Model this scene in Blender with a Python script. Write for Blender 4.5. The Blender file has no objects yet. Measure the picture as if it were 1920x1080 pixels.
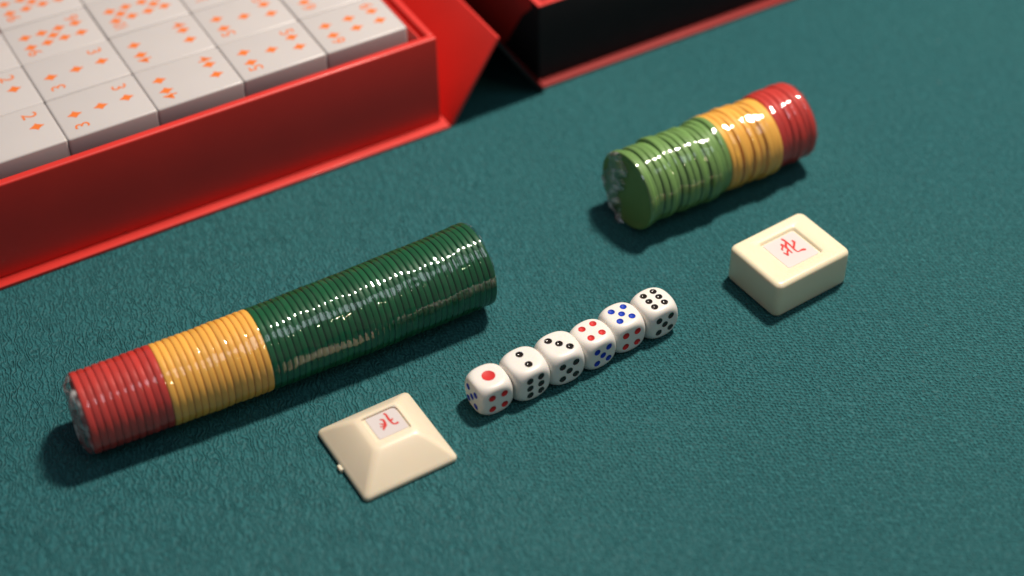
import bpy, bmesh, math, random
import numpy as np
from mathutils import Vector, Matrix

# One Blender unit is one centimetre in this close-up (all numbers below are centimetres).
S = bpy.context.scene
S.unit_settings.system = 'METRIC'
S.unit_settings.scale_length = 0.01
COL = S.collection
rnd = random.Random(7)

# ------------------------------------------------------------------ camera
cam_d = bpy.data.cameras.new('camera')
cam = bpy.data.objects.new('camera', cam_d)
COL.objects.link(cam)
PIT, ROL = math.radians(43.150), math.radians(-1.0708)
fw = Vector((0, math.cos(PIT), -math.sin(PIT)))
rt = Vector((1, 0, 0))
up = rt.cross(fw)
r2 = rt * math.cos(ROL) + up * math.sin(ROL)
u2 = -rt * math.sin(ROL) + up * math.cos(ROL)
m = Matrix((r2, u2, -fw)).transposed().to_4x4()
m.translation = Vector((0, -40.0, 38.637))
cam.matrix_world = m
cam_d.sensor_width = 36
cam_d.lens = 59.63
cam_d.clip_start = 1
cam_d.clip_end = 1000
cam_d.dof.use_dof = True
cam_d.dof.focus_distance = 53.8
cam_d.dof.aperture_fstop = 0.046
S.camera = cam

# ------------------------------------------------------------------ world, lamps, exposure
W = bpy.data.worlds.new('World')
S.world = W
W.use_nodes = True
bg = W.node_tree.nodes['Background']
bg.inputs['Color'].default_value = (0.90, 0.90, 1.0, 1)
bg.inputs['Strength'].default_value = 0.13
S.view_settings.view_transform = 'Standard'
S.view_settings.look = 'None'
S.view_settings.exposure = 0
S.view_settings.gamma = 1


def lamp(name, az, el, dist, size, power, color, target=(0, 0, 0)):
    d = bpy.data.lights.new(name, 'AREA')
    d.shape = 'DISK'
    d.size = size
    d.energy = power
    d.color = color
    o = bpy.data.objects.new(name, d)
    COL.objects.link(o)
    a, e = math.radians(az), math.radians(el)
    t = Vector(target)
    p = t + Vector((math.cos(e) * math.cos(a), math.cos(e) * math.sin(a), math.sin(e))) * dist
    o.location = p
    o.rotation_euler = (t - p).to_track_quat('-Z', 'Y').to_euler()
    return o


lamp('key_lamp', 46, 65.5, 93, 10.0, 112000, (1.0, 0.895, 0.78))
lamp('window_light', -38, 63, 120, 42, 10000, (0.80, 0.90, 1.0))
lamp('side_lamp', -46, 46, 110, 2.6, 3600, (1.0, 0.80, 0.50))


# ------------------------------------------------------------------ materials
def mat(name, color, rough=0.5, spec=0.5, coat=0.0, sss=0.0, sss_col=None, var=0.0, var_scale=3.0, bump=0.0, bump_scale=40.0):
    mt = bpy.data.materials.new(name)
    mt.use_nodes = True
    nt = mt.node_tree
    b = nt.nodes['Principled BSDF']
    b.inputs['Base Color'].default_value = (*color, 1)
    b.inputs['Roughness'].default_value = rough
    b.inputs['Specular IOR Level'].default_value = spec
    b.inputs['Coat Weight'].default_value = coat
    b.inputs['Coat Roughness'].default_value = 0.12
    if sss:
        b.inputs['Subsurface Weight'].default_value = sss
        b.inputs['Subsurface Radius'].default_value = (1.0, 0.7, 0.45)
        b.inputs['Subsurface Scale'].default_value = 0.12
    tc = nt.nodes.new('ShaderNodeTexCoord')
    if var:
        n = nt.nodes.new('ShaderNodeTexNoise')
        n.inputs['Scale'].default_value = var_scale
        n.inputs['Detail'].default_value = 4
        nt.links.new(tc.outputs['Object'], n.inputs['Vector'])
        mx = nt.nodes.new('ShaderNodeMix')
        mx.data_type = 'RGBA'
        mx.inputs[6].default_value = (*[c * (1 - var) for c in color], 1)
        mx.inputs[7].default_value = (*[min(1, c * (1 + var)) for c in color], 1)
        nt.links.new(n.outputs['Fac'], mx.inputs[0])
        nt.links.new(mx.outputs[2], b.inputs['Base Color'])
    if bump:
        n = nt.nodes.new('ShaderNodeTexNoise')
        n.inputs['Scale'].default_value = bump_scale
        n.inputs['Detail'].default_value = 3
        nt.links.new(tc.outputs['Object'], n.inputs['Vector'])
        bp = nt.nodes.new('ShaderNodeBump')
        bp.inputs['Strength'].default_value = bump
        bp.inputs['Distance'].default_value = 0.01
        nt.links.new(n.outputs['Fac'], bp.inputs['Height'])
        nt.links.new(bp.outputs['Normal'], b.inputs['Normal'])
    return mt


def fabric_material():
    mt = bpy.data.materials.new('embossed_teal_fabric')
    mt.use_nodes = True
    nt = mt.node_tree
    N, L = nt.nodes, nt.links
    b = N['Principled BSDF']
    b.inputs['Roughness'].default_value = 0.55
    b.inputs['Specular IOR Level'].default_value = 0.15
    tc = N.new('ShaderNodeTexCoord')

    def noise(rot, sc, scale, detail, dist=0.0):
        mp = N.new('ShaderNodeMapping')
        mp.inputs['Rotation'].default_value = (0, 0, math.radians(rot))
        mp2 = N.new('ShaderNodeMapping')
        mp2.inputs['Scale'].default_value = sc
        L.new(tc.outputs['Object'], mp.inputs['Vector'])
        L.new(mp.outputs['Vector'], mp2.inputs['Vector'])
        n = N.new('ShaderNodeTexNoise')
        n.inputs['Scale'].default_value = scale
        n.inputs['Detail'].default_value = detail
        n.inputs['Roughness'].default_value = 0.45
        n.inputs['Distortion'].default_value = dist
        L.new(mp2.outputs['Vector'], n.inputs['Vector'])
        return n.outputs['Fac']

    def mth(op, a, v=None):
        n = N.new('ShaderNodeMath')
        n.operation = op
        L.new(a, n.inputs[0]) if not isinstance(a, float) else None
        if v is not None:
            if isinstance(v, float):
                n.inputs[1].default_value = v
            else:
                L.new(v, n.inputs[1])
        return n.outputs[0]

    def weave(rot, px, py, wob):
        # rows of little stitches: two sine trains across each other, with wandering rows
        mp = N.new('ShaderNodeMapping')
        mp.inputs['Rotation'].default_value = (0, 0, math.radians(rot))
        L.new(tc.outputs['Object'], mp.inputs['Vector'])
        ns = N.new('ShaderNodeTexNoise')
        ns.inputs['Scale'].default_value = 4.5
        ns.inputs['Detail'].default_value = 2.0
        L.new(mp.outputs['Vector'], ns.inputs['Vector'])
        ad = N.new('ShaderNodeVectorMath')
        ad.operation = 'MULTIPLY_ADD'
        L.new(ns.outputs['Color'], ad.inputs[0])
        ad.inputs[1].default_value = (wob, wob, 0.0)
        L.new(mp.outputs['Vector'], ad.inputs[2])
        sp = N.new('ShaderNodeSeparateXYZ')
        L.new(ad.outputs['Vector'], sp.inputs['Vector'])
        sx = mth('SINE', mth('MULTIPLY', sp.outputs['X'], 2 * math.pi / px))
        # every second row is shifted by half a stitch
        sh = mth('ADD', mth('MULTIPLY', sp.outputs['Y'], 2 * math.pi / py), mth('MULTIPLY', sp.outputs['X'], math.pi / px))
        return mth('MULTIPLY', mth('ADD', mth('MULTIPLY', sx, 0.5), mth('MULTIPLY', mth('SINE', sh), 0.5)), 0.5)

    def ridges(rot, period, stretch, wob, nscale):
        # wandering, forking ridges like the grain of an embossed leather cloth
        mp = N.new('ShaderNodeMapping')
        mp.inputs['Rotation'].default_value = (0, 0, math.radians(rot))
        L.new(tc.outputs['Object'], mp.inputs['Vector'])
        mp2 = N.new('ShaderNodeMapping')
        mp2.inputs['Scale'].default_value = (1.0, stretch, 1.0)
        L.new(mp.outputs['Vector'], mp2.inputs['Vector'])
        ns = N.new('ShaderNodeTexNoise')
        ns.inputs['Scale'].default_value = nscale
        ns.inputs['Detail'].default_value = 1.0
        L.new(mp2.outputs['Vector'], ns.inputs['Vector'])
        sp = N.new('ShaderNodeSeparateXYZ')
        L.new(mp.outputs['Vector'], sp.inputs['Vector'])
        ph = mth('ADD', mth('MULTIPLY', sp.outputs['X'], 2 * math.pi / period), mth('MULTIPLY', ns.outputs['Fac'], wob * 2 * math.pi / period))
        return mth('MULTIPLY', mth('SINE', ph), 0.5)

    wr = ridges(-17, 0.150, 0.50, 0.66, 3.9)
    amp = noise(0, (1.0, 1.0, 1.0), 1.7, 2.0)
    cells = noise(-34, (1.0, 0.6, 1.0), 15.0, 1.0, 0.1)      # short pebbles
    knit = weave(-24, 0.128, 0.150, 0.26)
    sepw = N.new('ShaderNodeSeparateXYZ')
    L.new(tc.outputs['Object'], sepw.inputs['Vector'])
    patch = noise(0, (1, 1, 1), 0.16, 2.0)
    # the emboss runs from loose wrinkles (left) into an even knit (right)
    mk = N.new('ShaderNodeMapRange')
    mk.interpolation_type = 'SMOOTHSTEP'
    mk.inputs['From Min'].default_value = -9.0
    mk.inputs['From Max'].default_value = 9.0
    L.new(mth('ADD', sepw.outputs['X'], mth('MULTIPLY', mth('ADD', patch, -0.5), 22.0)), mk.inputs['Value'])
    inv = mth('MULTIPLY', mth('ADD', mk.outputs['Result'], -1.0), -1.0)
    h = mth('ADD', mth('MULTIPLY', mth('MULTIPLY', wr, mth('MULTIPLY', amp, 1.9)), mth('ADD', mth('MULTIPLY', inv, 0.20), 0.08)), mth('MULTIPLY', mth('ADD', cells, -0.5), 0.42))
    h = mth('ADD', h, mth('MULTIPLY', knit, mth('ADD', mth('MULTIPLY', mk.outputs['Result'], 0.44), 0.12)))
    bp = N.new('ShaderNodeBump')
    bp.inputs['Strength'].default_value = 1.0
    bp.inputs['Distance'].default_value = 0.088
    L.new(h, bp.inputs['Height'])
    L.new(bp.outputs['Normal'], b.inputs['Normal'])
    # slow colour drift of the dye, plus grain highlights and groove shade painted into the colour
    dye = noise(0, (1, 1, 1), 0.10, 2.0)
    mx = N.new('ShaderNodeMix')
    mx.data_type = 'RGBA'
    mx.inputs[6].default_value = (0.019, 0.108, 0.123, 1)
    mx.inputs[7].default_value = (0.026, 0.123, 0.130, 1)
    L.new(dye, mx.inputs[0])
    gr = N.new('ShaderNodeMapRange')
    gr.inputs['From Min'].default_value = -0.33
    gr.inputs['From Max'].default_value = 0.33
    gr.inputs['To Min'].default_value = 0.50
    gr.inputs['To Max'].default_value = 1.50
    L.new(h, gr.inputs['Value'])
    mu = N.new('ShaderNodeMix')
    mu.data_type = 'RGBA'
    mu.blend_type = 'MULTIPLY'
    mu.inputs[0].default_value = 1.0
    L.new(mx.outputs[2], mu.inputs[6])
    L.new(gr.outputs['Result'], mu.inputs[7])
    L.new(mu.outputs[2], b.inputs['Base Color'])
    return mt


def film_material(name, white, gloss_lo, gloss_hi, rough, bump):
    """clear shrink film: mostly see-through, with a glossy skin and a trace of white haze"""
    mt = bpy.data.materials.new(name)
    mt.use_nodes = True
    nt = mt.node_tree
    N, L = nt.nodes, nt.links
    N.remove(N['Principled BSDF'])
    out = N['Material Output']
    tr = N.new('ShaderNodeBsdfTransparent')
    di = N.new('ShaderNodeBsdfDiffuse')
    di.inputs['Color'].default_value = (0.75, 0.75, 0.74, 1)
    gl = N.new('ShaderNodeBsdfGlossy')
    gl.inputs['Roughness'].default_value = rough
    tc = N.new('ShaderNodeTexCoord')
    ns = N.new('ShaderNodeTexNoise')
    ns.inputs['Scale'].default_value = 6
    ns.inputs['Detail'].default_value = 3
    L.new(tc.outputs['Object'], ns.inputs['Vector'])
    bp = N.new('ShaderNodeBump')
    bp.inputs['Strength'].default_value = bump
    bp.inputs['Distance'].default_value = 0.02
    L.new(ns.outputs['Fac'], bp.inputs['Height'])
    L.new(bp.outputs['Normal'], gl.inputs['Normal'])
    m1 = N.new('ShaderNodeMixShader')
    ns2 = N.new('ShaderNodeTexNoise')
    ns2.inputs['Scale'].default_value = 2.6
    ns2.inputs['Detail'].default_value = 5
    L.new(tc.outputs['Object'], ns2.inputs['Vector'])
    hz = N.new('ShaderNodeMapRange')
    hz.inputs['From Min'].default_value = 0.48
    hz.inputs['From Max'].default_value = 0.70
    hz.inputs['To Min'].default_value = white * 0.15
    hz.inputs['To Max'].default_value = white * 3.2
    L.new(ns2.outputs['Fac'], hz.inputs['Value'])
    L.new(hz.outputs['Result'], m1.inputs[0])
    L.new(tr.outputs[0], m1.inputs[1])
    L.new(di.outputs[0], m1.inputs[2])
    lw = N.new('ShaderNodeLayerWeight')
    lw.inputs['Blend'].default_value = 0.35
    mr = N.new('ShaderNodeMapRange')
    mr.inputs['To Min'].default_value = gloss_lo
    mr.inputs['To Max'].default_value = gloss_hi
    L.new(lw.outputs['Fresnel'], mr.inputs['Value'])
    m2 = N.new('ShaderNodeMixShader')
    L.new(mr.outputs['Result'], m2.inputs[0])
    L.new(m1.outputs[0], m2.inputs[1])
    L.new(gl.outputs[0], m2.inputs[2])
    L.new(m2.outputs[0], out.inputs['Surface'])
    return mt


M = {
    'fabric': fabric_material(),
    'red': mat('red_board_paper', (0.66, 0.028, 0.020), 0.46, 0.5, 0.12, var=0.10, var_scale=0.5, bump=0.25, bump_scale=45),
    'red_shade': mat('shaded_red_board_paper', (0.30, 0.016, 0.014), 0.5, 0.4, var=0.12, var_scale=0.5, bump=0.25, bump_scale=45),
    'black': mat('black_board_and_shade', (0.015, 0.015, 0.017), 0.75, 0.2, var=0.2, var_scale=1.5, bump=0.2, bump_scale=45),  # black board; also painted shade on the spine half and lid side wall
    'tray': mat('dark_red_tray_plastic', (0.40, 0.018, 0.020), 0.3, 0.5),
    'white_tile': mat('white_melamine', (0.56, 0.53, 0.525), 0.30, 0.4, 0.0, sss=0.15, var=0.03, var_scale=0.6),
    'ink_orange': mat('orange_print', (0.80, 0.19, 0.035), 0.4),
    'cream': mat('cream_plastic', (0.86, 0.77, 0.56), 0.30, 0.5, sss=0.45, var=0.03, var_scale=1.2),
    'cream_deep': mat('warm_cream_plastic', (0.86, 0.745, 0.565), 0.36, 0.5, sss=0.45, var=0.04, var_scale=1.0),
    'sticker': mat('white_inlay', (0.68, 0.62, 0.61), 0.35, 0.4),
    'ink_red': mat('red_ink', (0.64, 0.035, 0.028), 0.4),
    'die': mat('ivory_die_plastic', (0.80, 0.765, 0.72), 0.36, 0.4, 0.0, sss=0.35, var=0.02, var_scale=2),
    'pip_red': mat('red_pip_paint', (0.62, 0.035, 0.035), 0.5, 0.2),
    'pip_black': mat('black_pip_paint', (0.020, 0.014, 0.012), 0.12, 0.6),
    'pip_blue': mat('blue_pip_paint', (0.010, 0.050, 0.45), 0.5, 0.2),
    'chip_red': mat('red_chip_plastic', (0.60, 0.048, 0.036), 0.42, 0.25),
    'chip_yellow': mat('yellow_chip_plastic', (0.92, 0.49, 0.085), 0.42, 0.25),
    'chip_green': mat('dark_green_chip_plastic', (0.004, 0.095, 0.032), 0.42, 0.2),
    'chip_green_pale': mat('mid_green_chip_plastic', (0.170, 0.32, 0.090), 0.42, 0.25),
    'film': film_material('clear_shrink_film', 0.004, 0.095, 0.26, 0.045, 0.16),
    'film_end': film_material('crumpled_film_end', 0.26, 0.14, 0.5, 0.10, 0.8),
}


for _k in ('chip_red', 'chip_yellow', 'chip_green', 'chip_green_pale'):
    _nt = M[_k].node_tree
    _b = _nt.nodes['Principled BSDF']
    _oi = _nt.nodes.new('ShaderNodeObjectInfo')
    _hs = _nt.nodes.new('ShaderNodeHueSaturation')
    _mr = _nt.nodes.new('ShaderNodeMapRange')
    _mr.inputs['To Min'].default_value = 0.86
    _mr.inputs['To Max'].default_value = 1.14
    _nt.links.new(_oi.outputs['Random'], _mr.inputs['Value'])
    _nt.links.new(_mr.outputs['Result'], _hs.inputs['Value'])
    _hs.inputs['Color'].default_value = _b.inputs['Base Color'].default_value[:]
    _nt.links.new(_hs.outputs['Color'], _b.inputs['Base Color'])


# ------------------------------------------------------------------ helpers
def link(o, parent=None):
    COL.objects.link(o)
    if parent is not None:
        o.parent = parent
    return o


def obj(name, me, parent=None, material=None):
    if material is not None and not me.materials:
        me.materials.append(material)
    return link(bpy.data.objects.new(name, me), parent)


def thing(name, label, cat, loc=(0, 0, 0), rz=0.0, group=None):
    o = bpy.data.objects.new(name, None)
    o.empty_display_size = 0.5
    COL.objects.link(o)
    o.location = loc
    o.rotation_euler = (0, 0, rz)
    tag(o, label, cat, group)
    return o


def tag(o, label, cat, group=None):
    o['label'] = label
    o['category'] = cat
    if group:
        o['group'] = group


def mesh_from(name, verts, faces, smooth=False):
    me = bpy.data.meshes.new(name)
    me.from_pydata([tuple(v) for v in verts], [], [tuple(f) for f in faces])
    me.validate()
    if smooth:
        me.shade_smooth()
    return me


def bm_mesh(name, bm, smooth=False, angle=None):
    bmesh.ops.recalc_face_normals(bm, faces=bm.faces)
    me = bpy.data.meshes.new(name)
    bm.to_mesh(me)
    bm.free()
    if smooth:
        me.shade_smooth()
        if angle is not None:
            me.set_sharp_from_angle(angle=math.radians(angle))
    return me


def box_mesh(name, x0, x1, y0, y1, z0, z1, bev=0.03, seg=3):
    bm = bmesh.new()
    bmesh.ops.create_cube(bm, size=1)
    for v in bm.verts:
        v.co = Vector((x0 + (v.co.x + .5) * (x1 - x0), y0 + (v.co.y + .5) * (y1 - y0), z0 + (v.co.z + .5) * (z1 - z0)))
    if bev:
        bmesh.ops.bevel(bm, geom=list(bm.edges), offset=bev, segments=seg, affect='EDGES', profile=0.5)
    return bm_mesh(name, bm, True, 35)


def prism_mesh(name, pts, thick):
    """polygon (3-D points in one plane) given a thickness along its normal"""
    pts = [Vector(p) for p in pts]
    n = (pts[1] - pts[0]).cross(pts[2] - pts[0]).normalized()
    k = len(pts)
    vs = pts + [p + n * thick for p in pts]
    fs = [list(range(k))[::-1], list(range(k, 2 * k))] + [[i, (i + 1) % k, k + (i + 1) % k, k + i] for i in range(k)]
    return mesh_from(name, vs, fs)


def lathe_x(name, prof, seg=72, caps=True):
    """profile of (x, r) turned round the x axis"""
    vs, fs = [], []
    for (xx, r) in prof:
        for i in range(seg):
            t = 2 * math.pi * i / seg
            vs.append((xx, r * math.cos(t), r * math.sin(t)))
    for k in range(len(prof) - 1):
        for i in range(seg):
            j = (i + 1) % seg
            fs.append((k * seg + i, k * seg + j, (k + 1) * seg + j, (k + 1) * seg + i))
    if caps:
        fs.append(tuple(range(seg))[::-1])
        fs.append(tuple((len(prof) - 1) * seg + i for i in range(seg)))
    bm = bmesh.new()
    me = mesh_from(name, vs, fs)
    bm.from_mesh(me)
    bpy.data.meshes.remove(me)
    return bm_mesh(name, bm, True, 40)


def strokes_mesh(name, strokes, z, k=0.1, lift=0.004):
    """brush strokes as flat ribbons of varying width with round ends: points (u, v, width) in millimetres"""
    bm = bmesh.new()
    for si, st in enumerate(strokes):
        pts = [Vector((p[0] * k, p[1] * k)) for p in st]
        ws = [p[2] * k * 0.5 for p in st]
        # refine with a Catmull-Rom pass
        P, Wd = [], []
        for i in range(len(pts) - 1):
            p0 = pts[max(i - 1, 0)]
            p1, p2 = pts[i], pts[i + 1]
            p3 = pts[min(i + 2, len(pts) - 1)]
            for q in range(4):
                t = q / 4
                P.append(0.5 * ((2 * p1) + (p2 - p0) * t + (2 * p0 - 5 * p1 + 4 * p2 - p3) * t * t + (3 * p1 - p0 - 3 * p2 + p3) * t ** 3))
                Wd.append(ws[i] * (1 - t) + ws[i + 1] * t)
        P.append(pts[-1])
        Wd.append(ws[-1])
        zz = z + lift + si * 0.0008
        prev = None
        for i in range(len(P)):
            d = (P[min(i + 1, len(P) - 1)] - P[max(i - 1, 0)]).normalized()
            n = Vector((-d.y, d.x))
            a = bm.verts.new((*(P[i] + n * Wd[i]), zz))
            b = bm.verts.new((*(P[i] - n * Wd[i]), zz))
            if prev:
                bm.faces.new((prev[0], prev[1], b, a))
            prev = (a, b)
        for e, d in ((0, -1), (-1, 1)):
            c = P[e]
            ring = [bm.verts.new((c.x + Wd[e] * math.cos(t), c.y + Wd[e] * math.sin(t), zz + 0.0004 * (1 if e else 2)))
                    for t in [2 * math.pi * q / 10 for q in range(10)]]
            bm.faces.new(ring)
    for f in bm.faces:
        if f.normal.z < 0:
            f.normal_flip()
    me = bpy.data.meshes.new(name)
    bm.normal_update()
    for f in bm.faces:
        if f.normal.z < 0:
            f.normal_flip()
    bm.to_mesh(me)
    bm.free()
    return me


_glyphs = {}


def text_mesh(txt, height, squash):
    """a rank printed on a card tile, as a flat mesh centred on its origin, with its top towards +y"""
    key = (txt, height, squash)
    if key in _glyphs:
        return _glyphs[key]
    cu = bpy.data.curves.new('rank', 'FONT')
    cu.body = txt
    cu.size = 1
    cu.offset = 0.003
    cu.resolution_u = 4
    to = bpy.data.objects.new('rank_source', cu)
    COL.objects.link(to)
    dg = bpy.context.evaluated_depsgraph_get()
    me = bpy.data.meshes.new_from_object(to.evaluated_get(dg))
    bpy.data.objects.remove(to)
    bpy.data.curves.remove(cu)
    co = np.array([v.co[:] for v in me.vertices])
    lo, hi = co.min(0), co.max(0)
    sc = height / (hi[1] - lo[1])
    for v in me.vertices:
        v.co = ((v.co.x - (lo[0] + hi[0]) / 2) * sc * squash, (v.co.y - (lo[1] + hi[1]) / 2) * sc, 0)
    me.name = 'rank'
    me.materials.clear()
    me.materials.append(M['ink_orange'])
    _glyphs[key] = me
    return me


# ------------------------------------------------------------------ the cloth-covered table top
def build_table():
    me = mesh_from('tablecloth', [(-150, -150, 0), (150, -150, 0), (150, 150, 0), (-150, 150, 0)], [(0, 1, 2, 3)])
    o = obj('table_surface', me, None, M['fabric'])
    o['kind'] = 'structure'
    o['label'] = 'teal green embossed fabric covering the table'


build_table()

# ------------------------------------------------------------------ the red clamshell box
BX, BY, BYAW = -2.1615, 9.9152, 0.51054
RIM, WT = 3.88, 0.33
BL, BD = 23.0, 17.0            # base board reach to the left and to the back


def build_box():
    t = thing('game_box', 'open red clamshell box holding rows of white card tiles', 'box', (BX, BY, 0), BYAW)
    obj('base_board', box_mesh('base_board', -BL, 0, 0, BD, 0.0, 0.15, 0.035), t, M['red'])
    fx0, fx1, fy0, fy1 = -BL + 0.4, -0.16, 0.40, BD - 0.6

    def wall(x0, x1, y0, y1, z1=RIM, name='tray_wall', z0=0.153):
        return obj(name, box_mesh(name, x0, x1, y0, y1, z0, z1, 0.085, 4), t, M['red'])
    wall(fx0, fx1, fy0, fy0 + WT)
    wall(fx0, fx1, fy1 - WT, fy1)
    wall(fx1 - 0.28, fx1, fy0 + WT - 0.09, fy1 - WT + 0.09, RIM - 0.003)
    wall(fx0, fx0 + WT, fy0 + WT - 0.03, fy1 - WT + 0.03, RIM - 0.003)
    # the inner liner that holds the tiles, a little apart from the wall
    obj('tray_liner', box_mesh('tray_liner', -0.68, -0.58, fy0 + WT + 0.01, fy1 - WT - 0.02, 0.16, 3.74, 0.03), t, M['red'])
    obj('tray_floor', box_mesh('tray_floor', fx0 + WT + 0.02, -0.70, fy0 + WT + 0.02, fy1 - WT - 0.04, 1.7, 2.19, 0.02), t, M['tray'])
    # spine: the panel hinged on the base edge, leaning out to the right
    s0, s1 = Vector((0.02, 0.1, 0.10)), Vector((2.087, 0.1, 3.307))
    d = (s1 - s0).normalized()
    n = Vector((-d.z, 0, d.x))      # towards the tray
    th = 0.17
    bm = bmesh.new()
    vs = []
    for y in (0.06, BD - 0.1):
        for p in (s0, s1, s1 - n * th, s0 - n * th):
            vs.append(bm.verts.new((p.x, y, p.z)))
    for f in ((0, 1, 2, 3), (7, 6, 5, 4), (0, 4, 5, 1), (1, 5, 6, 2), (2, 6, 7, 3), (3, 7, 4, 0)):
        bm.faces.new([vs[i] for i in f])
    bmesh.ops.recalc_face_normals(bm, faces=bm.faces)
    bmesh.ops.bevel(bm, geom=list(bm.edges), offset=0.05, segments=3, affect='EDGES', profile=0.5)
    obj('spine_panel', bm_mesh('spine_panel', bm, True, 35), t, M['red'])
    # the second half of the folded spine runs down from the ridge to the lid
    q0, q1 = Vector((2.10, 0, 3.17)), Vector((4.13, 0, 0.02))
    d = (q1 - q0).normalized()
    n = Vector((d.z, 0, -d.x))
    bm = bmesh.new()
    vs = []
    for y in (0.10, BD - 0.1):
        for p in (q0, q1, q1 + n * 0.12, q0 + n * 0.12):
            vs.append(bm.verts.new((p.x, y, max(0.0, p.z))))
    for f in ((0, 1, 2, 3), (7, 6, 5, 4), (0, 4, 5, 1), (1, 5, 6, 2), (2, 6, 7, 3), (3, 7, 4, 0)):
        bm.faces.new([vs[i] for i in f])
    sp = obj('spine_panel', bm_mesh('spine_panel', bm), t, M['black'])  # coloured black to stand in for shade and stop red bounce
    sp['label'] = 'half of the folded spine coloured black as shade, sloping down to the lid'
    # lid: a second tray lying open on the table to the right of the spine
    lx, ly = 4.16, 0.30
    lid_l, lid_d = 22.0, 16.0
    lw0 = 4.22
    obj('lid_board', box_mesh('lid_board', lx, lx + lid_l, ly, ly + lid_d, 0.0, 0.15, 0.035), t, M['red_shade'])  # same red board, with its dim shade put into a darker colour
    lf = ly + 0.40
    lh = 3.50
    lw = obj('lid_wall', box_mesh('lid_wall', lw0, lx + lid_l - 0.4, lf, lf + 0.2, 0.153, lh - 0.05, 0.02), t, M['black'])
    lw['label'] = 'black front wall of the open lid'
    lw = obj('lid_wall', box_mesh('lid_wall', lw0, lw0 + 0.2, lf + 0.203, ly + lid_d - 0.3, 0.153, lh - 0.05, 0.02), t, M['black'])
    lw['label'] = 'side wall of the open lid, coloured black as shade'
    obj('lid_rim', box_mesh('lid_rim', lw0 - 0.02, lw0 + 0.22, lf - 0.02, ly + lid_d - 0.3, lh - 0.047, lh + 0.02, 0.02), t, M['red'])
    obj('lid_rim', box_mesh('lid_rim', lw0 + 0.223, lx + lid_l - 0.4, lf - 0.02, lf + 0.22, lh - 0.047, lh + 0.02, 0.02), t, M['red'])
    # added red patch: the lid's side wall beyond its painted black shade
    px = lw0 - 0.006
    hp = obj('wall_red_patch', prism_mesh('wall_red_patch', [(px, 1.25, 3.12), (px, 1.95, 2.4), (px, 3.2, 0.45), (px, 3.6, 0.17), (px, 12, 0.17), (px, 12, 3.40), (px, 1.25, 3.40)][::-1], 0.012), t, M['red'])
    return t


build_box()


# ------------------------------------------------------------------ card tiles in the box
SU, SV, TH = 3.144, 2.424, 2.02
TOP = 4.22
OA, OB = -13.553, 1.10          # tile grid origin in the box frame


def tile_body():
    me = box_mesh('tile_body', -SU / 2 + 0.005, SU / 2 - 0.005, -SV / 2 + 0.0015, SV / 2 - 0.0015, -TH, 0, 0.085, 4)
    me.materials.append(M['white_tile'])
    return me


def diamond_mesh():
    vs = []
    A, B = 0.272, 0.200
    for i in range(4):
        p = [(A, 0), (0, B), (-A, 0), (0, -B)]
        q0, q1 = Vector(p[i]), Vector(p[(i + 1) % 4])
        for s in (0, .25, .5, .75):
            q = q0.lerp(q1, s)
            q *= 1 - 0.16 * math.sin(math.pi * s)
            vs.append((q.x, q.y, 0))
    me = mesh_from('diamond', vs, [tuple(range(16))])
    me.materials.append(M['ink_orange'])
    return me


TB, DM = tile_body(), diamond_mesh()
U4 = (-0.93, -0.32, 0.30, 0.92)
PR = (0.335, -0.335)
PAT = {
    '2': [(-.92, 0), (.92, 0)],
    '3': [(-.92, 0), (0, 0), (.92, 0)],
    '4': [(u, v) for u in (-.92, .92) for v in PR],
    '5': [(u, v) for u in (-.92, .92) for v in PR] + [(0, 0)],
    '6': [(u, v) for u in (-.92, 0, .92) for v in PR],
    '8': [(u, v) for u in (-.92, 0, .92) for v in PR] + [(-.46, 0), (.46, 0)],
    '9': [(u, v) for u in U4 for v in PR] + [(0, 0)],
    '10': [(u, v) for u in U4 for v in PR] + [(-.63, 0), (.63, 0)],
    'J': [(-.92, .335), (.92, -.335)],
}
WORD = {'2': 'two', '3': 'three', '4': 'four', '5': 'five', '6': 'six', '9': 'nine', '10': 'ten', 'J': 'a jack with'}
TILES = [  # column, row, rank, where
    (-1, 0, '2', 'front row at left photo edge'),
    (0, 0, '3', 'front row against box wall'),
    (1, 0, '4', 'front row against box wall'),
    (2, 0, '5', 'front row against box wall'),
    (3, 0, '6', 'front row at box corner'),
    (-1, 1, '2', 'second row, behind front two'),
    (0, 1, '3', 'second row, behind front three'),
    (1, 1, '4', 'second row, behind front four'),
    (2, 1, '5', 'second row, behind front five'),
    (3, 1, '6', 'second row, behind front six'),
    (-1, 2, '2', ''),
    (0, 2, '9', 'third row, behind both threes'),
    (1, 2, '10', 'third row, behind both fours'),
    (2, 2, 'J', ''),
    (0, 3, '9', 'fourth row, top left of photo'),
    (1, 3, '10', ''),
]


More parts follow.
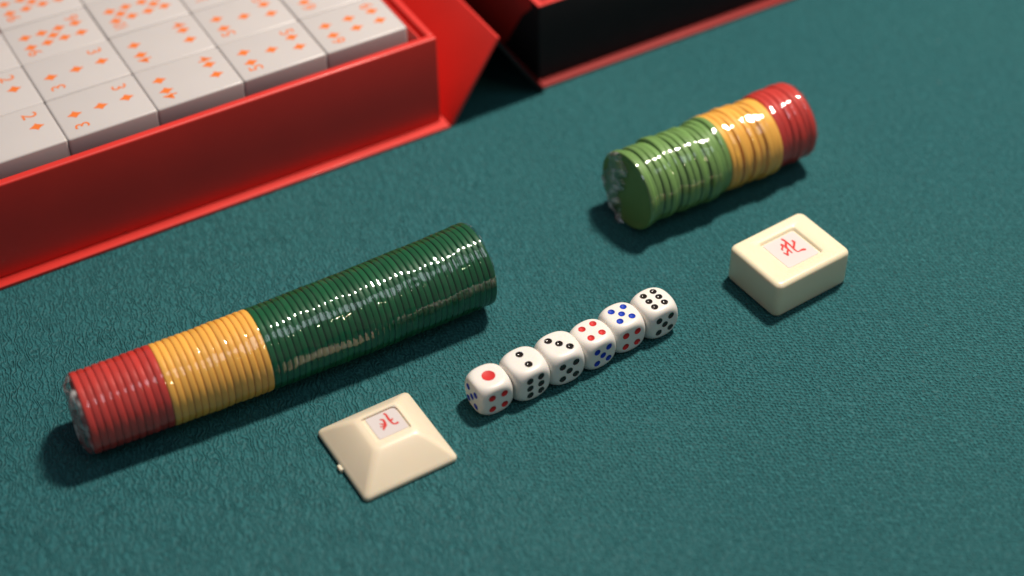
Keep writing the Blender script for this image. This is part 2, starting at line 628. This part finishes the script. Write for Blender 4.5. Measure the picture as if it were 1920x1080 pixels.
def build_tile(c, r, rank, where):
    a, b = Vector((math.cos(BYAW), math.sin(BYAW), 0)), Vector((-math.sin(BYAW), math.cos(BYAW), 0))
    jz = rnd.uniform(-0.018, 0.018)
    p = Vector((BX, BY, TOP + jz)) + a * (OA + SU * (c + .5) + rnd.uniform(-.008, .008)) + b * (OB + SV * (r + .5))
    if rank == 'J':
        lab = 'white tile showing only an orange corner letter, cut by the top edge of the photo'
    elif rank == '2' and where == '':
        lab = 'white card tile in the third row, only a sliver at the left photo edge'
    elif where == '':
        lab = 'white tile behind the ten, only its front edge inside the photo'
    else:
        lab = 'white card tile printed with %s orange diamonds, %s' % (WORD[rank], where)
    t = thing('card_tile', lab, 'tile', p, BYAW + rnd.uniform(-.004, .004), 'white playing card tiles lying in the red box')
    obj('tile_body', TB, t)
    for (u, v) in PAT[rank]:
        d = obj('diamond', DM, t)
        d.location = (u, v, 0.003)
    gm = text_mesh(rank, 0.50, 1.0 if rank != '10' else 0.62)
    for sgn in (1, -1):
        g = obj('rank', gm, t)
        off = 0.715 if len(PAT[rank]) not in (2, 3) or rank == 'J' else 0.70
        g.location = (-0.90 * sgn, -off * sgn, 0.004)
        g.rotation_euler = (0, 0, math.pi / 2 if sgn > 0 else -math.pi / 2)
    return t


for args in TILES:
    build_tile(*args)


# ------------------------------------------------------------------ dice
PIPS = {
    1: [(0, 0)],
    2: [(0, .235), (0, -.235)],
    3: [(-.22, .25), (0, 0), (.22, -.25)],
    4: [(x, y) for x in (-.215, .215) for y in (-.235, .235)],
    5: [(x, y) for x in (-.225, .225) for y in (-.245, .245)] + [(0, 0)],
    6: [(x, y) for x in (-.19, .19) for y in (-.285, 0, .285)],
}
FACE = {  # outward normal, in-face axes
    'top': (Vector((0, 0, 1)), Vector((1, 0, 0)), Vector((0, 1, 0))),
    'front': (Vector((0, -1, 0)), Vector((1, 0, 0)), Vector((0, 0, 1))),
    'left': (Vector((-1, 0, 0)), Vector((0, -1, 0)), Vector((0, 0, 1))),
    'right': (Vector((1, 0, 0)), Vector((0, 1, 0)), Vector((0, 0, 1))),
    'back': (Vector((0, 1, 0)), Vector((-1, 0, 0)), Vector((0, 0, 1))),
    'bottom': (Vector((0, 0, -1)), Vector((1, 0, 0)), Vector((0, -1, 0))),
}


def die_surface(q):
    """rounded cube of half-edge 1 (a p-norm ball): point on the surface in the direction q"""
    p = 11.0
    n = (abs(q.x) ** p + abs(q.y) ** p + abs(q.z) ** p) ** (1 / p)
    k = 16.0
    n = (n ** k + (q.length / 1.345) ** k) ** (1 / k)
    return q / n


def build_die(x, y, e, yaw, faces, five, label):
    hf = e / 2
    t = thing('die', label, 'die', (x, y, hf), yaw, 'six dice lined up in a row')
    pips = []
    for fname, n in faces.items():
        nn, ax, ay = FACE[fname]
        for (px, py) in PIPS[n]:
            r = 0.215 if n == 1 else 0.116
            if n in (5, 6):
                r = 0.110
            col = 'pip_red' if n in (1, 4) else ('pip_blue' if n == 5 and five == 'blue' else 'pip_black')
            k = 1.2
            d = nn * 0.6 + ax * px * 1.0 + ay * py * 1.0
            c = die_surface(d.normalized()) * hf
            pips.append((c, c.normalized() * 0.3 + nn * 0.7, r * e / 1.2, col, n))
    # body: six dense grids, sunk where the pips are drilled
    G = 44
    bm = bmesh.new()
    for nn, ax, ay in FACE.values():
        grid = []
        for i in range(G + 1):
            row = []
            for j in range(G + 1):
                s, tt = math.tan((i / G * 2 - 1) * math.pi / 4), math.tan((j / G * 2 - 1) * math.pi / 4)
                v = die_surface((nn + ax * s + ay * tt)) * hf
                for c, pn, r, col, n in pips:
                    dd = (v - c).length
                    if dd < r:
                        v = v - pn.normalized() * (0.42 if n != 1 else 0.16) * r * (1 - (dd / r) ** 2)
                row.append(bm.verts.new(v))
            grid.append(row)
        for i in range(G):
            for j in range(G):
                bm.faces.new((grid[i][j], grid[i + 1][j], grid[i + 1][j + 1], grid[i][j + 1]))
    bmesh.ops.remove_doubles(bm, verts=bm.verts, dist=0.0005)
    obj('die_body', bm_mesh('die_body', bm, True), t, M['die'])
    for c, pn, r, col, n in pips:
        pn = pn.normalized()
        u = pn.orthogonal().normalized()
        w = pn.cross(u)
        vs, fs = [], []
        K, R = 28, 6
        for k in range(R + 1):
            f = k / R
            for q in range(K):
                th = 2 * math.pi * q / K
                p0 = c + (u * math.cos(th) + w * math.sin(th)) * r * f
                p0 = die_surface(p0.normalized()) * hf if f > 0 else c.copy()
                dep = (0.40 if n != 1 else 0.15) * r * (1 - f * f) - 0.0035
                vs.append(p0 - pn * dep)
        for k in range(R):
            for q in range(K):
                q2 = (q + 1) % K
                fs.append((k * K + q, k * K + q2, (k + 1) * K + q2, (k + 1) * K + q) if k else (q2 + K, q + K, q))
        # collapse the centre ring
        me = bpy.data.meshes.new('pip')
        bm = bmesh.new()
        bv = [bm.verts.new(v) for v in vs]
        for k in range(R):
            for q in range(K):
                q2 = (q + 1) % K
                if k == 0:
                    bm.faces.new((bv[0], bv[K + q], bv[K + q2]))
                else:
                    bm.faces.new((bv[k * K + q], bv[(k + 1) * K + q], bv[(k + 1) * K + q2], bv[k * K + q2]))
        for v in bv[1:K]:
            bm.verts.remove(v)
        bm.to_mesh(me)
        bm.free()
        me.shade_smooth()
        me.materials.append(M[col])
        o = obj('pip', me, t)
        if n == 1:
            o['label'] = 'large red pip'
    return t


DY = math.radians(31.67)
for i, (dx, dy, e, faces, five, lab) in enumerate([
    (-7.724, 360.35, 11.62, dict(top=1, front=4, left=5, back=3), 'blue', 'ivory die with one large red pip on top, near left end of the row'),
    (3.281, 366.312, 12.367, dict(top=2, front=6, back=1), 'black', 'ivory die showing two black pips on top'),
    (14.283, 372.812, 12.412, dict(top=3, front=5, back=2), 'black', 'ivory die showing three black pips in a slanting line on top'),
    (24.832, 379.019, 11.676, dict(top=4, front=5, back=2), 'blue', 'ivory die showing four red pips on top'),
    (34.577, 386.212, 11.803, dict(top=5, front=4, back=3), 'blue', 'ivory die showing five blue pips on top'),
    (45.259, 392.463, 12.071, dict(top=6, front=5, right=4, back=2), 'black', 'ivory die showing six black pips on top, far right end of the row'),
]):
    build_die(dx / 10, dy / 10 - 40, e / 10 * 1.035, DY + (-.03, .03, -.04, .05, -.02, .03)[i], faces, five, lab)


# ------------------------------------------------------------------ rolls of chips in film
def chip_mesh(th, r):
    b = min(0.065, th * 0.29)
    g = 0.012
    prof = [(g, r - 0.30), (g, r - 0.16), (0.0, r - 0.13), (0.0, r - b * 0.8)]
    for k in range(1, 7):
        a = math.pi / 2 * k / 7
        prof.append((b - b * math.cos(a), r - b * 0.8 + b * 0.8 * math.sin(a)))
    prof.append((b, r))
    prof.append((th / 2, r + 0.003))
    full = prof + [(th - x, rr) for x, rr in prof[-2::-1]]
    return lathe_x('chip', full, 80)


def build_roll(label, x, y, yaw, r, groups, wob, seed, film_left, ripple, bend=0.0, r_end=None, gaps=()):
    """chips strung along a slightly bent axis (bend = turn in radians over the length), radius going from r to r_end"""
    rg = random.Random(seed)
    r_end = r if r_end is None else r_end
    t = thing('chip_roll', label, 'chip roll', (x, y, 0), yaw, 'two film wrapped rolls of counting chips')
    L = sum(g[1] for g in groups)

    def axis(p):
        n = 24
        xx = yy = 0.0
        for i in range(n):
            a = bend / L * p * (i + .5) / n
            xx += math.cos(a) * p / n
            yy += math.sin(a) * p / n
        return xx, yy, bend / L * p
    pos = 0.0
    rib = []
    for (n, length, key, word) in groups:
        th = length / n
        me = chip_mesh(th * 0.985, r)
        me.materials.append(M[key])
        for k in range(n):
            ph = pos + th / 2
            f = (r + (r_end - r) * ph / L) / r
            if k == 0 and pos == 0.0 and gaps:
                f *= gaps[0]
            elif pos < 1.0 and gaps:
                f *= gaps[1]
            oy = wob * (0.6 * math.sin(ph * 2.3 + seed) + 0.8 * rg.uniform(-1, 1))
            oz = wob * (0.6 * math.sin(ph * 1.7 + 2 * seed) + 0.8 * rg.uniform(-1, 1))
            ax_, ay_, aa = axis(pos)
            zc = r * f + abs(oz) * 0.6 + 0.015
            c = obj('chip', me, t)
            c.location = (ax_ - math.sin(aa) * oy, ay_ + math.cos(aa) * oy, zc)
            c.scale = (1, f, f)
            c.rotation_euler = (0, rg.uniform(-1, 1) * wob * 0.35, aa + rg.uniform(-1, 1) * wob * 0.5)
            c['label'] = word + ' chip'
            rib.append((pos, th, oy, zc, r * f))
            pos += th
    # film sleeve stretched over the chips: it barely dips between them and is puckered along its length
    SUB = 8
    NS, NT = len(rib) * SUB, 170
    vs, fs = [], []
    ph0 = [rg.uniform(0, 6.28) for _ in range(8)]
    for i in range(NS + 1):
        k = min(i // SUB, len(rib) - 1)
        f = (i - k * SUB) / SUB
        p0, th, oy, oz, rk = rib[k]
        s = p0 + th * f
        if k + 1 < len(rib) and f > 0.5:
            w = f - 0.5
            oy += (rib[k + 1][2] - oy) * w
            oz += (rib[k + 1][3] - oz) * w
        elif k > 0 and f < 0.5:
            w = 0.5 - f
            oy += (rib[k - 1][2] - oy) * w
            oz += (rib[k - 1][3] - oz) * w
        dip = 0.012 * (1 - math.sin(math.pi * f)) ** 2
        ax_, ay_, aa = axis(s)
        for j in range(NT):
            a = 2 * math.pi * j / NT
            rr = rk + 0.020 - dip + ripple * (math.sin(9 * a + ph0[0] + 2.5 * math.sin(s * 1.3 + ph0[1])) * 0.45
                                               + 0.6 * math.sin(17 * a + 3.2 * s + ph0[2]) * math.sin(s * 2.3 + ph0[3])
                                               + 0.28 * math.sin(31 * a - 5.0 * s + ph0[4]) * math.sin(s * 4.1 + 2 * a + ph0[5]))
            yy = oy + rr * math.cos(a)
            vs.append((ax_ - math.sin(aa) * yy, ay_ + math.cos(aa) * yy, max(0.006, oz + rr * math.sin(a))))
    for i in range(NS):
        for j in range(NT):
            j2 = (j + 1) % NT
            fs.append((i * NT + j, i * NT + j2, (i + 1) * NT + j2, (i + 1) * NT + j))
    obj('shrink_film', mesh_from('shrink_film', vs, fs, True), t, M['film'])
    # gathered, crumpled film ends
    for end in (0, 1):
        rk = rib[0][4] if end == 0 else rib[-1][4]
        zc = rib[0][3] if end == 0 else rib[-1][3]
        ax_, ay_, aa = axis(-0.02 if end == 0 else L + 0.02)
        sg = -1 if end == 0 else 1
        reach, y_lo, y_hi = film_left if end == 0 else (0.07, -0.9, 0.9)
        vs, fs = [], []
        A, B = 44, 60
        ph = [rg.uniform(0, 6.28) for _ in range(9)]
        for i in range(A + 1):
            for j in range(B + 1):
                v = (j / B * 2 - 1) * 0.985
                half = math.sqrt(max(0.0, 1 - v * v)) * 0.99
                lo = max(-half, y_lo + 0.12 * math.sin(4 * v + ph[0]) + 0.07 * math.sin(11 * v + ph[1]) + 0.03 * math.sin(27 * v + ph[7]))
                hi = min(half, y_hi + 0.12 * math.sin(3.4 * v + ph[2]) + 0.07 * math.sin(9 * v + ph[3]) + 0.03 * math.sin(23 * v + ph[8]))
                hi = max(hi, lo + 0.001)
                yy = lo + (hi - lo) * i / A
                edge = max(0.0, math.sin(math.pi * i / A)) ** 0.4
                # sharp creases running mostly up and down the end
                cr = abs(math.sin(5.5 * yy + 1.6 * math.sin(2.6 * v + ph[4]) + ph[5]))
                cr2 = abs(math.sin(9 * yy - 4.5 * v + ph[6]))
                bump = 0.62 * cr ** 0.7 + 0.38 * cr2 ** 0.7
                px, py = sg * reach * bump * edge, yy * rk
                vs.append((ax_ + math.cos(aa) * px - math.sin(aa) * py, ay_ + math.sin(aa) * px + math.cos(aa) * py, max(0.01, zc + v * rk)))
        for i in range(A):
            for j in range(B):
                fs.append((i * (B + 1) + j, i * (B + 1) + j + 1, (i + 1) * (B + 1) + j + 1, (i + 1) * (B + 1) + j))
        obj('film_end', mesh_from('film_end', vs, fs, True), t, M['film_end'])
    return t


# in the roll frame +y points away from the camera, so the left part of an end face has y > 0
build_roll('long roll of red, yellow and many dark green chips, wrapped in clear film', -12.97, 34.678 - 40, math.radians(25.24), 1.28,
           [(11, 2.486, 'chip_red', 'red'), (15, 3.165, 'chip_yellow', 'yellow'), (38, 7.68, 'chip_green', 'dark green')],
           0.012, 3, (0.30, -0.95, 0.98), 0.007, 0.0864, 1.427)
build_roll('short roll of mid green, yellow and red chips in clear film, near the mahjong tile', 3.954, 44.43 - 40, math.radians(31.2), 1.40,
           [(15, 3.54, 'chip_green_pale', 'green'), (9, 2.15, 'chip_yellow', 'yellow'), (6, 1.55, 'chip_red', 'red')],
           0.075, 5, (0.20, 0.12, 0.86), 0.009, gaps=(1.02, 0.978))


# ------------------------------------------------------------------ cream pieces with a north character
def rrect(hx, hy, r, cx=0, cy=0, n=7):
    pts = []
    for (sx, sy, a0) in ((1, 1, 0), (-1, 1, 90), (-1, -1, 180), (1, -1, 270)):
        for k in range(n):
            a = math.radians(a0 + 90 * k / (n - 1))
            pts.append((cx + sx * (hx - r) + r * math.cos(a), cy + sy * (hy - r) + r * math.sin(a)))
    return pts


def loft(name, rings, cap_top=True):
    vs, fs = [], []
    n = len(rings[0][0])
    for pts, z in rings:
        vs += [(p[0], p[1], z) for p in pts]
    for k in range(len(rings) - 1):
        for i in range(n):
            j = (i + 1) % n
            fs.append((k * n + i, k * n + j, (k + 1) * n + j, (k + 1) * n + i))
    fs.append(tuple(range(n))[::-1])
    fs.append(tuple((len(rings) - 1) * n + i for i in range(n)))
    bm = bmesh.new()
    me = mesh_from(name, vs, fs)
    bm.from_mesh(me)
    bpy.data.meshes.remove(me)
    return bm_mesh(name, bm, True, 38)


G2 = [[(-5.45, 1.42, 0.58), (-3.94, 1.65, 0.51), (-1.26, 1.62, 0.43), (0.74, 1.41, 0.43), (2.08, 1.59, 0.29), (2.17, 2.66, 0.36), (2.26, 3.55, 0.65), (2.6, 4.22, 0.58)],
      [(-2.92, 3.66, 0.51), (-2.16, 3.77, 0.58), (-1.04, 2.69, 0.51), (-0.09, 1.75, 0.43)],
      [(-3.65, -0.54, 0.51), (-2.35, -0.12, 0.43), (-1.56, -0.33, 0.41)],
      [(-3.56, -0.42, 0.43), (-2.36, -1.08, 0.41), (-1.86, -1.9, 0.43), (-1.11, -1.97, 0.22)],
      [(-3.44, 1.21, 0.51), (-2.06, 0.11, 0.51), (-0.68, -0.23, 0.43), (1.4, -0.32, 0.32)],
      [(-0.03, -2.53, 0.32), (0.8, -2.29, 0.43), (1.55, -2.18, 0.43)],
      [(-0.52, -0.37, 0.41), (0.37, -1.38, 0.41), (1.45, -2.13, 0.43)]]
G3 = [[(-5.32, 2.34, 0.5), (-4.79, 2.67, 0.6), (-2.92, 2.58, 0.66), (-1.38, 2.66, 0.6), (-0.24, 2.96, 0.5), (0.1, 3.68, 0.5), (0.0, 4.19, 0.7)],
      [(-2.12, 3.52, 0.5), (-1.77, 2.72, 0.6)],
      [(-3.72, 0.27, 0.4), (-3.3, 0.96, 0.6), (-2.06, 0.9, 0.7), (-0.96, 0.62, 0.7), (-0.38, -0.15, 0.66), (0.14, -0.66, 0.6)],
      [(-2.21, -0.53, 0.35), (-1.64, 0.37, 0.42)],
      [(-1.11, -0.97, 0.35), (-1.09, 0.08, 0.42)]]


def build_block():
    h = 1.39
    hx, hy = 1.251, 1.565
    t = thing('mahjong_tile', 'thick cream mahjong tile with a red north character in a white inset', 'tile', (9.1575, 41.4124 - 40, 0), math.radians(-56.33))
    rings = [(rrect(hx - 0.06, hy - 0.06, 0.21), 0.0), (rrect(hx - 0.015, hy - 0.015, 0.23), 0.04), (rrect(hx + .012, hy + .012, 0.24), 0.12), (rrect(hx + .005, hy + .005, 0.24), h - 0.20)]
    R = 0.17
    for k in range(1, 7):
        a = math.pi / 2 * k / 6
        i = R * (1 - math.cos(a))
        rings.append((rrect(hx + .005 - i, hy + .005 - i, max(0.05, 0.24 - i * 0.5)), h - R + R * math.sin(a)))
    c = (0.0, 0.03)
    rings.append((rrect(0.775, 0.80, 0.09, *c), h + 0.001))
    rings.append((rrect(0.735, 0.76, 0.09, *c), h - 0.025))
    rings.append((rrect(0.70, 0.725, 0.10, *c), h - 0.115))
    obj('tile_body', loft('tile_body', rings), t, M['cream'])
    z = h - 0.112
    st = loft('inlay', [(rrect(0.66, 0.66, 0.06, -0.01, 0.05), z), (rrect(0.655, 0.655, 0.06, -0.01, 0.05), z + 0.012)])
    il = obj('inlay', st, t, M['sticker'])
    obj('north_character', strokes_mesh('north_character', [[(u, v, w * 1.55) for u, v, w in st] for st in G2], z + 0.012), il, M['ink_red'])


build_block()


def build_marker():
    t = thing('wind_marker', 'low cream pyramid marker with a small red north character on its flat top', 'marker', (-3.8723, 34.2528 - 40, 0), math.radians(-59.45))
    rings = [(rrect(1.53, 1.50, 0.12), 0.0), (rrect(1.60, 1.565, 0.15), 0.03), (rrect(1.615, 1.58, 0.17), 0.08), (rrect(1.612, 1.577, 0.17), 0.13), (rrect(1.595, 1.56, 0.17), 0.175)]
    hb, ht = (1.57, 1.535), (0.69, 0.72)
    cx, cy = -0.05, 0.05
    n = 18
    zt = 0.90
    for k in range(1, n + 1):
        f = k / n
        zz = 0.19 + (zt - 0.19) * (1 - (1 - f) ** 1.22)
        zz = max(zz, 0.2)
        q = f * 0.985
        rings.append((rrect(hb[0] + (ht[0] - hb[0]) * q, hb[1] + (ht[1] - hb[1]) * q,
                            0.16 + 0.05 * f, cx * f, cy * f), zz))
    rings.append((rrect(ht[0] - 0.09, ht[1] - 0.09, 0.20, cx, cy), zt + 0.012))
    w = (-0.14, 0.10)
    rings.append((rrect(0.555, 0.59, 0.07, *w), zt + 0.014))
    rings.append((rrect(0.535, 0.57, 0.07, *w), zt - 0.012))
    rings.append((rrect(0.515, 0.55, 0.07, *w), zt - 0.045))
    obj('marker_body', loft('marker_body', rings), t, M['cream_deep'])
    z = zt - 0.042
    st = loft('inlay', [(rrect(0.475, 0.50, 0.06, -0.155, 0.135), z), (rrect(0.47, 0.495, 0.06, -0.155, 0.135), z + 0.014)])
    il = obj('inlay', st, t, M['sticker'])
    obj('north_character', strokes_mesh('north_character', [[(u, v, w * 1.15) for u, v, w in st] for st in G3], z + 0.014), il, M['ink_red'])
    obj('moulding_tab', box_mesh('moulding_tab', -0.05, 0.18, -1.67, -1.54, 0.012, 0.15, 0.02), t, M['cream_deep'])


build_marker()


def build_lint():
    """a few specks of dust and short fibres lying on the cloth"""
    rg = random.Random(11)
    bm = bmesh.new()
    spots = [(16.9, 14.9), (16.4, 12.2)] + [(rg.uniform(-12, 18), rg.uniform(-9, 12)) for _ in range(26)]
    for i, (x, y) in enumerate(spots):
        a = rg.uniform(0, math.pi)
        ln = 0.07 if i < 2 else rg.uniform(0.03, 0.16)
        w = 0.03 if i < 2 else 0.005
        bend = rg.uniform(-0.6, 0.6)
        prev = None
        for k in range(5):
            t = k / 4 - .5
            px = x + math.cos(a) * ln * t - math.sin(a) * bend * ln * t * t
            py = y + math.sin(a) * ln * t + math.cos(a) * bend * ln * t * t
            ww = w * (1 - (2 * t) ** 2 * 0.7)
            ring = [bm.verts.new((px - math.sin(a) * ww, py + math.cos(a) * ww, 0.004)), bm.verts.new((px, py, 0.004 + ww)),
                    bm.verts.new((px + math.sin(a) * ww, py - math.cos(a) * ww, 0.004))]
            if prev:
                bm.faces.new((prev[0], prev[1], ring[1], ring[0]))
                bm.faces.new((prev[1], prev[2], ring[2], ring[1]))
            prev = ring
    me = bm_mesh('lint', bm, True)
    o = obj('lint', me, None, mat('pale_lint', (0.16, 0.26, 0.25), 0.9, 0.1))
    o['kind'] = 'stuff'
    o['label'] = 'tiny specks of dust and short fibres on the teal cloth'
    o['category'] = 'lint'


build_lint()
